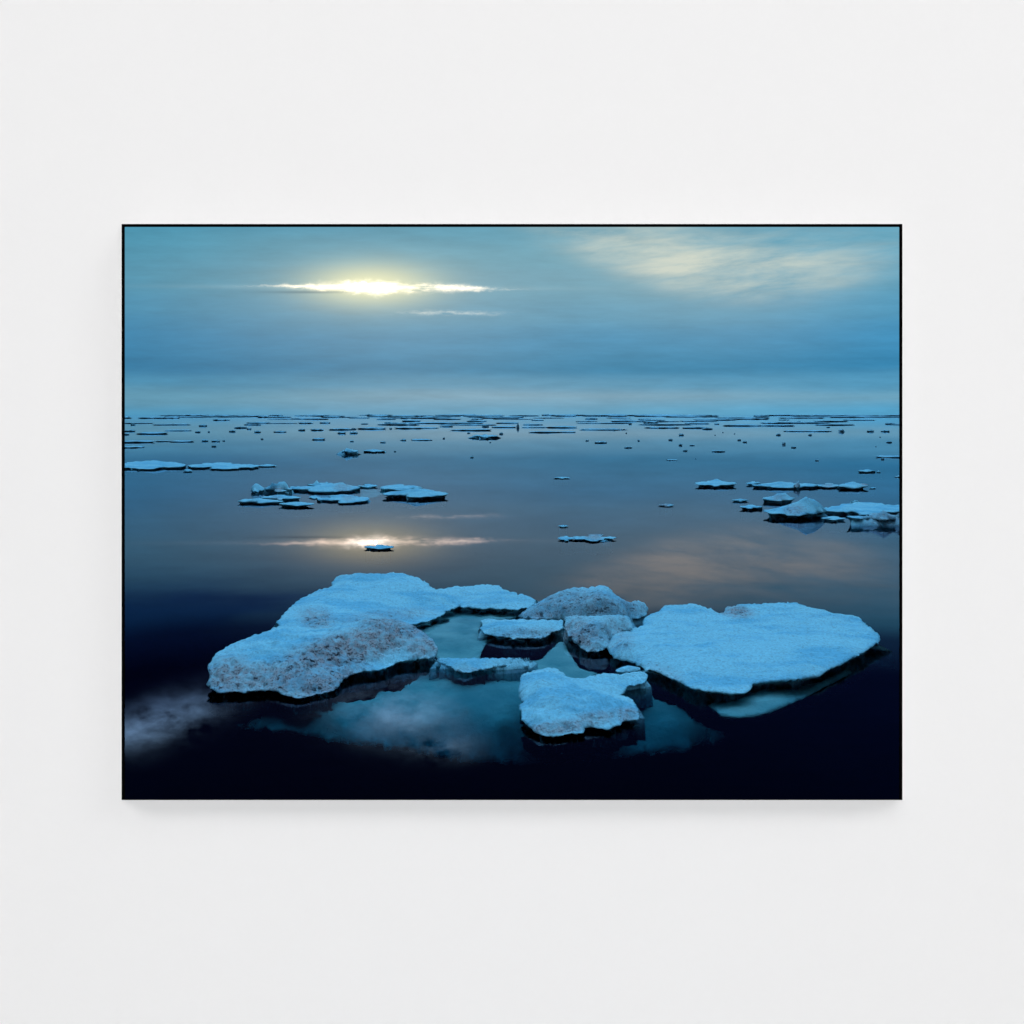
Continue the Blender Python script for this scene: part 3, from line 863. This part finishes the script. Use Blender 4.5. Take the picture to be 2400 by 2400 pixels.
# three dark upright lumps that stand out in the far field
def lump(label, px, py, wpx, hpx):
    d = H * F / (py - HY)
    bm = bmesh.new()
    bmesh.ops.create_icosphere(bm, subdivisions=3, radius=1.0)
    for v in bm.verts:
        k = 1 + noise.fractal(v.co * 1.6 + Vector((px, 0, 0)), .8, 2, 3) * .3
        v.co = v.co * k
        v.co.x *= wpx / 2 / F * d; v.co.y *= wpx / 2 / F * d; v.co.z = v.co.z * hpx / F * d
    ly = bm.verts.layers.float.new('dirt')
    for v in bm.verts: v[ly] = 0.25
    o = mesh_obj('ice_lump', bm, M_far, None, None, smooth=False)
    o.location = ((px - CX) / F * d, d, 0)
    tag(o, label, 'ice lump')

lump('dark upright lump of ice standing alone near the centre of the horizon', 1214, 1003, 7, 9)
lump('dark rounded ice lump at the right end of a thin far streak', 1972, 1012, 15, 6)
lump('small dark ice lump in open water below the far streaks at right', 1837, 1042, 8, 6)

# ---- gallery wall with the framed opening -------------------------------------
D0, D1, D2 = 3.0, 3.15, 3.36      # rim plane, wall face, back of the wall


def rect(px0, py0, px1, py1, d, k=1.0):
    """corner points of a photo rectangle at distance d (splayed by k)"""
    cx, cy = (px0 + px1) / 2, (py0 + py1) / 2
    hx, hy = (px1 - px0) / 2 * k, (py1 - py0) / 2 * k
    q = [(cx - hx, cy + hy), (cx + hx, cy + hy), (cx + hx, cy - hy), (cx - hx, cy - hy)]
    return [((x - CX) / F * d, d, H - (y - HY) / F * d) for x, y in q]


OUT = (285, 525, 2115, 1875)
INN = (292.5, 532, 2107.5, 1872.5)


def ring_solid(bm, a, b, c, d):
    """solid between outer front a, inner front b, inner back c, outer back d (4 corners each)"""
    A, B, C_, D_ = ([bm.verts.new(p) for p in q] for q in (a, b, c, d))
    for i in range(4):
        j = (i + 1) % 4
        bm.faces.new((A[i], A[j], B[j], B[i]))
        bm.faces.new((B[i], B[j], C_[j], C_[i]))
        bm.faces.new((C_[i], C_[j], D_[j], D_[i]))
        bm.faces.new((D_[i], D_[j], A[j], A[i]))


fr = empty('picture_frame', (0, D0, H - 0.7))
tag(fr, 'thin black rectangular frame standing proud of the pale wall around the sea view', 'frame')


def frame_part(name, bm, mat):
    o = mesh_obj(name, bm, mat, None, smooth=False)
    o.parent = fr
    o.matrix_parent_inverse = fr.matrix_basis.inverted()
    return o


bm = bmesh.new()
ring_solid(bm, rect(*OUT, D0), rect(*INN, D0), rect(*INN, D0 + .012, 1.001), rect(*OUT, D0 + .012, .9995))
frame_part('rim', bm, M_black)
bm = bmesh.new()
ring_solid(bm, rect(*OUT, D0 + .0125, .999), rect(*INN, D0 + .0125, 1.0025), rect(*INN, D1, 1.003), rect(*OUT, D1, .998))
frame_part('side_panel', bm, M_side)

# wall: one slab with a splayed opening
X0, X1, Z0, Z1 = -19.0, 19.0, -1.0, 28.0
bm = bmesh.new()
o1 = [(X0, D1, Z0), (X1, D1, Z0), (X1, D1, Z1), (X0, D1, Z1)]
o2 = [(x, D2, z) for x, _, z in o1]
ring_solid(bm, o1, rect(*INN, D1, 1.0035), rect(*INN, D2, 1.012), o2)
tag(mesh_obj('wall', bm, M_wall, smooth=False), 'plain pale grey wall surrounding the framed sea view on all sides', 'wall')


def box(name, lo, hi, mat, kind='structure'):
    bm = bmesh.new(); bmesh.ops.create_cube(bm, size=1.0)
    for v in bm.verts:
        for i in range(3): v.co[i] = lo[i] if v.co[i] < 0 else hi[i]
    return tag(mesh_obj(name, bm, mat, smooth=False), kind=kind)


YB = -24.0
box('room_floor', (X0, YB, 2.0), (X1, D1 - .003, 2.2), M_floor)
box('room_ceiling', (X0, YB, 27.5), (X1, D1 - .003, 27.7), M_wall)
box('room_side_wall', (X0 - .25, YB, -1.0), (X0 - .003, D1 - .003, 28.0), M_wall)
box('room_side_wall', (X1 + .003, YB, -1.0), (X1 + .25, D1 - .003, 28.0), M_wall)
box('room_back_wall', (X0 - .25, YB - .25, -1.0), (X1 + .25, YB - .003, 28.0), M_wall)


# ---- lights -------------------------------------------------------------------
def area(name, loc, target, sx, sy, watts, color=(1, 1, 1)):
    l = bpy.data.lights.new(name, 'AREA'); l.shape = 'RECTANGLE'; l.size = sx; l.size_y = sy
    l.energy = watts; l.color = color
    o = bpy.data.objects.new(name, l); COL.objects.link(o)
    o.location = loc
    o.rotation_euler = (Vector(target) - Vector(loc)).to_track_quat('-Z', 'Y').to_euler()
    return o


area('wall_fill_high', (-5, -21, 25), (0, 3, 4.4), 16, 9, 2650, (1.0, .995, 1.0))  # added unseen fill, brightens the wall broadly from high behind the camera
area('wall_fill_low', (0, -20, 2.75), (0, 3, 2.8), 14, 0.8, 2150, (1.0, .995, 1.0))  # added low fill, evens the wall brightness and lifts the lower shadow
area('gallery_spot', (14.0, -11.0, 17.5), (-0.4, 3, 4.2), 10, 10, 900, (1.0, .995, 1.0))

sl = bpy.data.lights.new('sun', 'SUN'); sl.energy = 0.01; sl.angle = math.radians(0.12); sl.color = (1.0, .88, .68)
so = bpy.data.objects.new('sun', sl); COL.objects.link(so)
sd = Vector((SUN_U, 1.0, SUN_V)).normalized()
so.rotation_euler = sd.to_track_quat('Z', 'Y').to_euler()
so.location = (0, 0, 30)

# ---- camera -------------------------------------------------------------------
cam = bpy.data.cameras.new('camera')
cam.sensor_fit = 'HORIZONTAL'; cam.sensor_width = 36.0
cam.lens = 36.0 * F / 2400.0
cam.shift_y = -(1200 - HY) / 2400.0
cam.clip_start = 0.1; cam.clip_end = 120000
co = bpy.data.objects.new('camera', cam); COL.objects.link(co)
co.location = (0, 0, H); co.rotation_euler = (math.radians(90), 0, 0)
S.camera = co

S.view_settings.view_transform = 'Standard'
S.view_settings.look = 'None'
S.view_settings.exposure = 0.0
S.view_settings.gamma = 1.0
S.render.engine = 'CYCLES'
S.cycles.use_denoising = True
S.cycles.use_adaptive_sampling = True
S.cycles.adaptive_threshold = 0.03
S.cycles.adaptive_min_samples = 16
S.cycles.caustics_reflective = False
S.cycles.caustics_refractive = False
S.cycles.max_bounces = 6
S.cycles.diffuse_bounces = 2
S.cycles.glossy_bounces = 3
S.cycles.transparent_max_bounces = 12
S.cycles.sample_clamp_indirect = 4.0
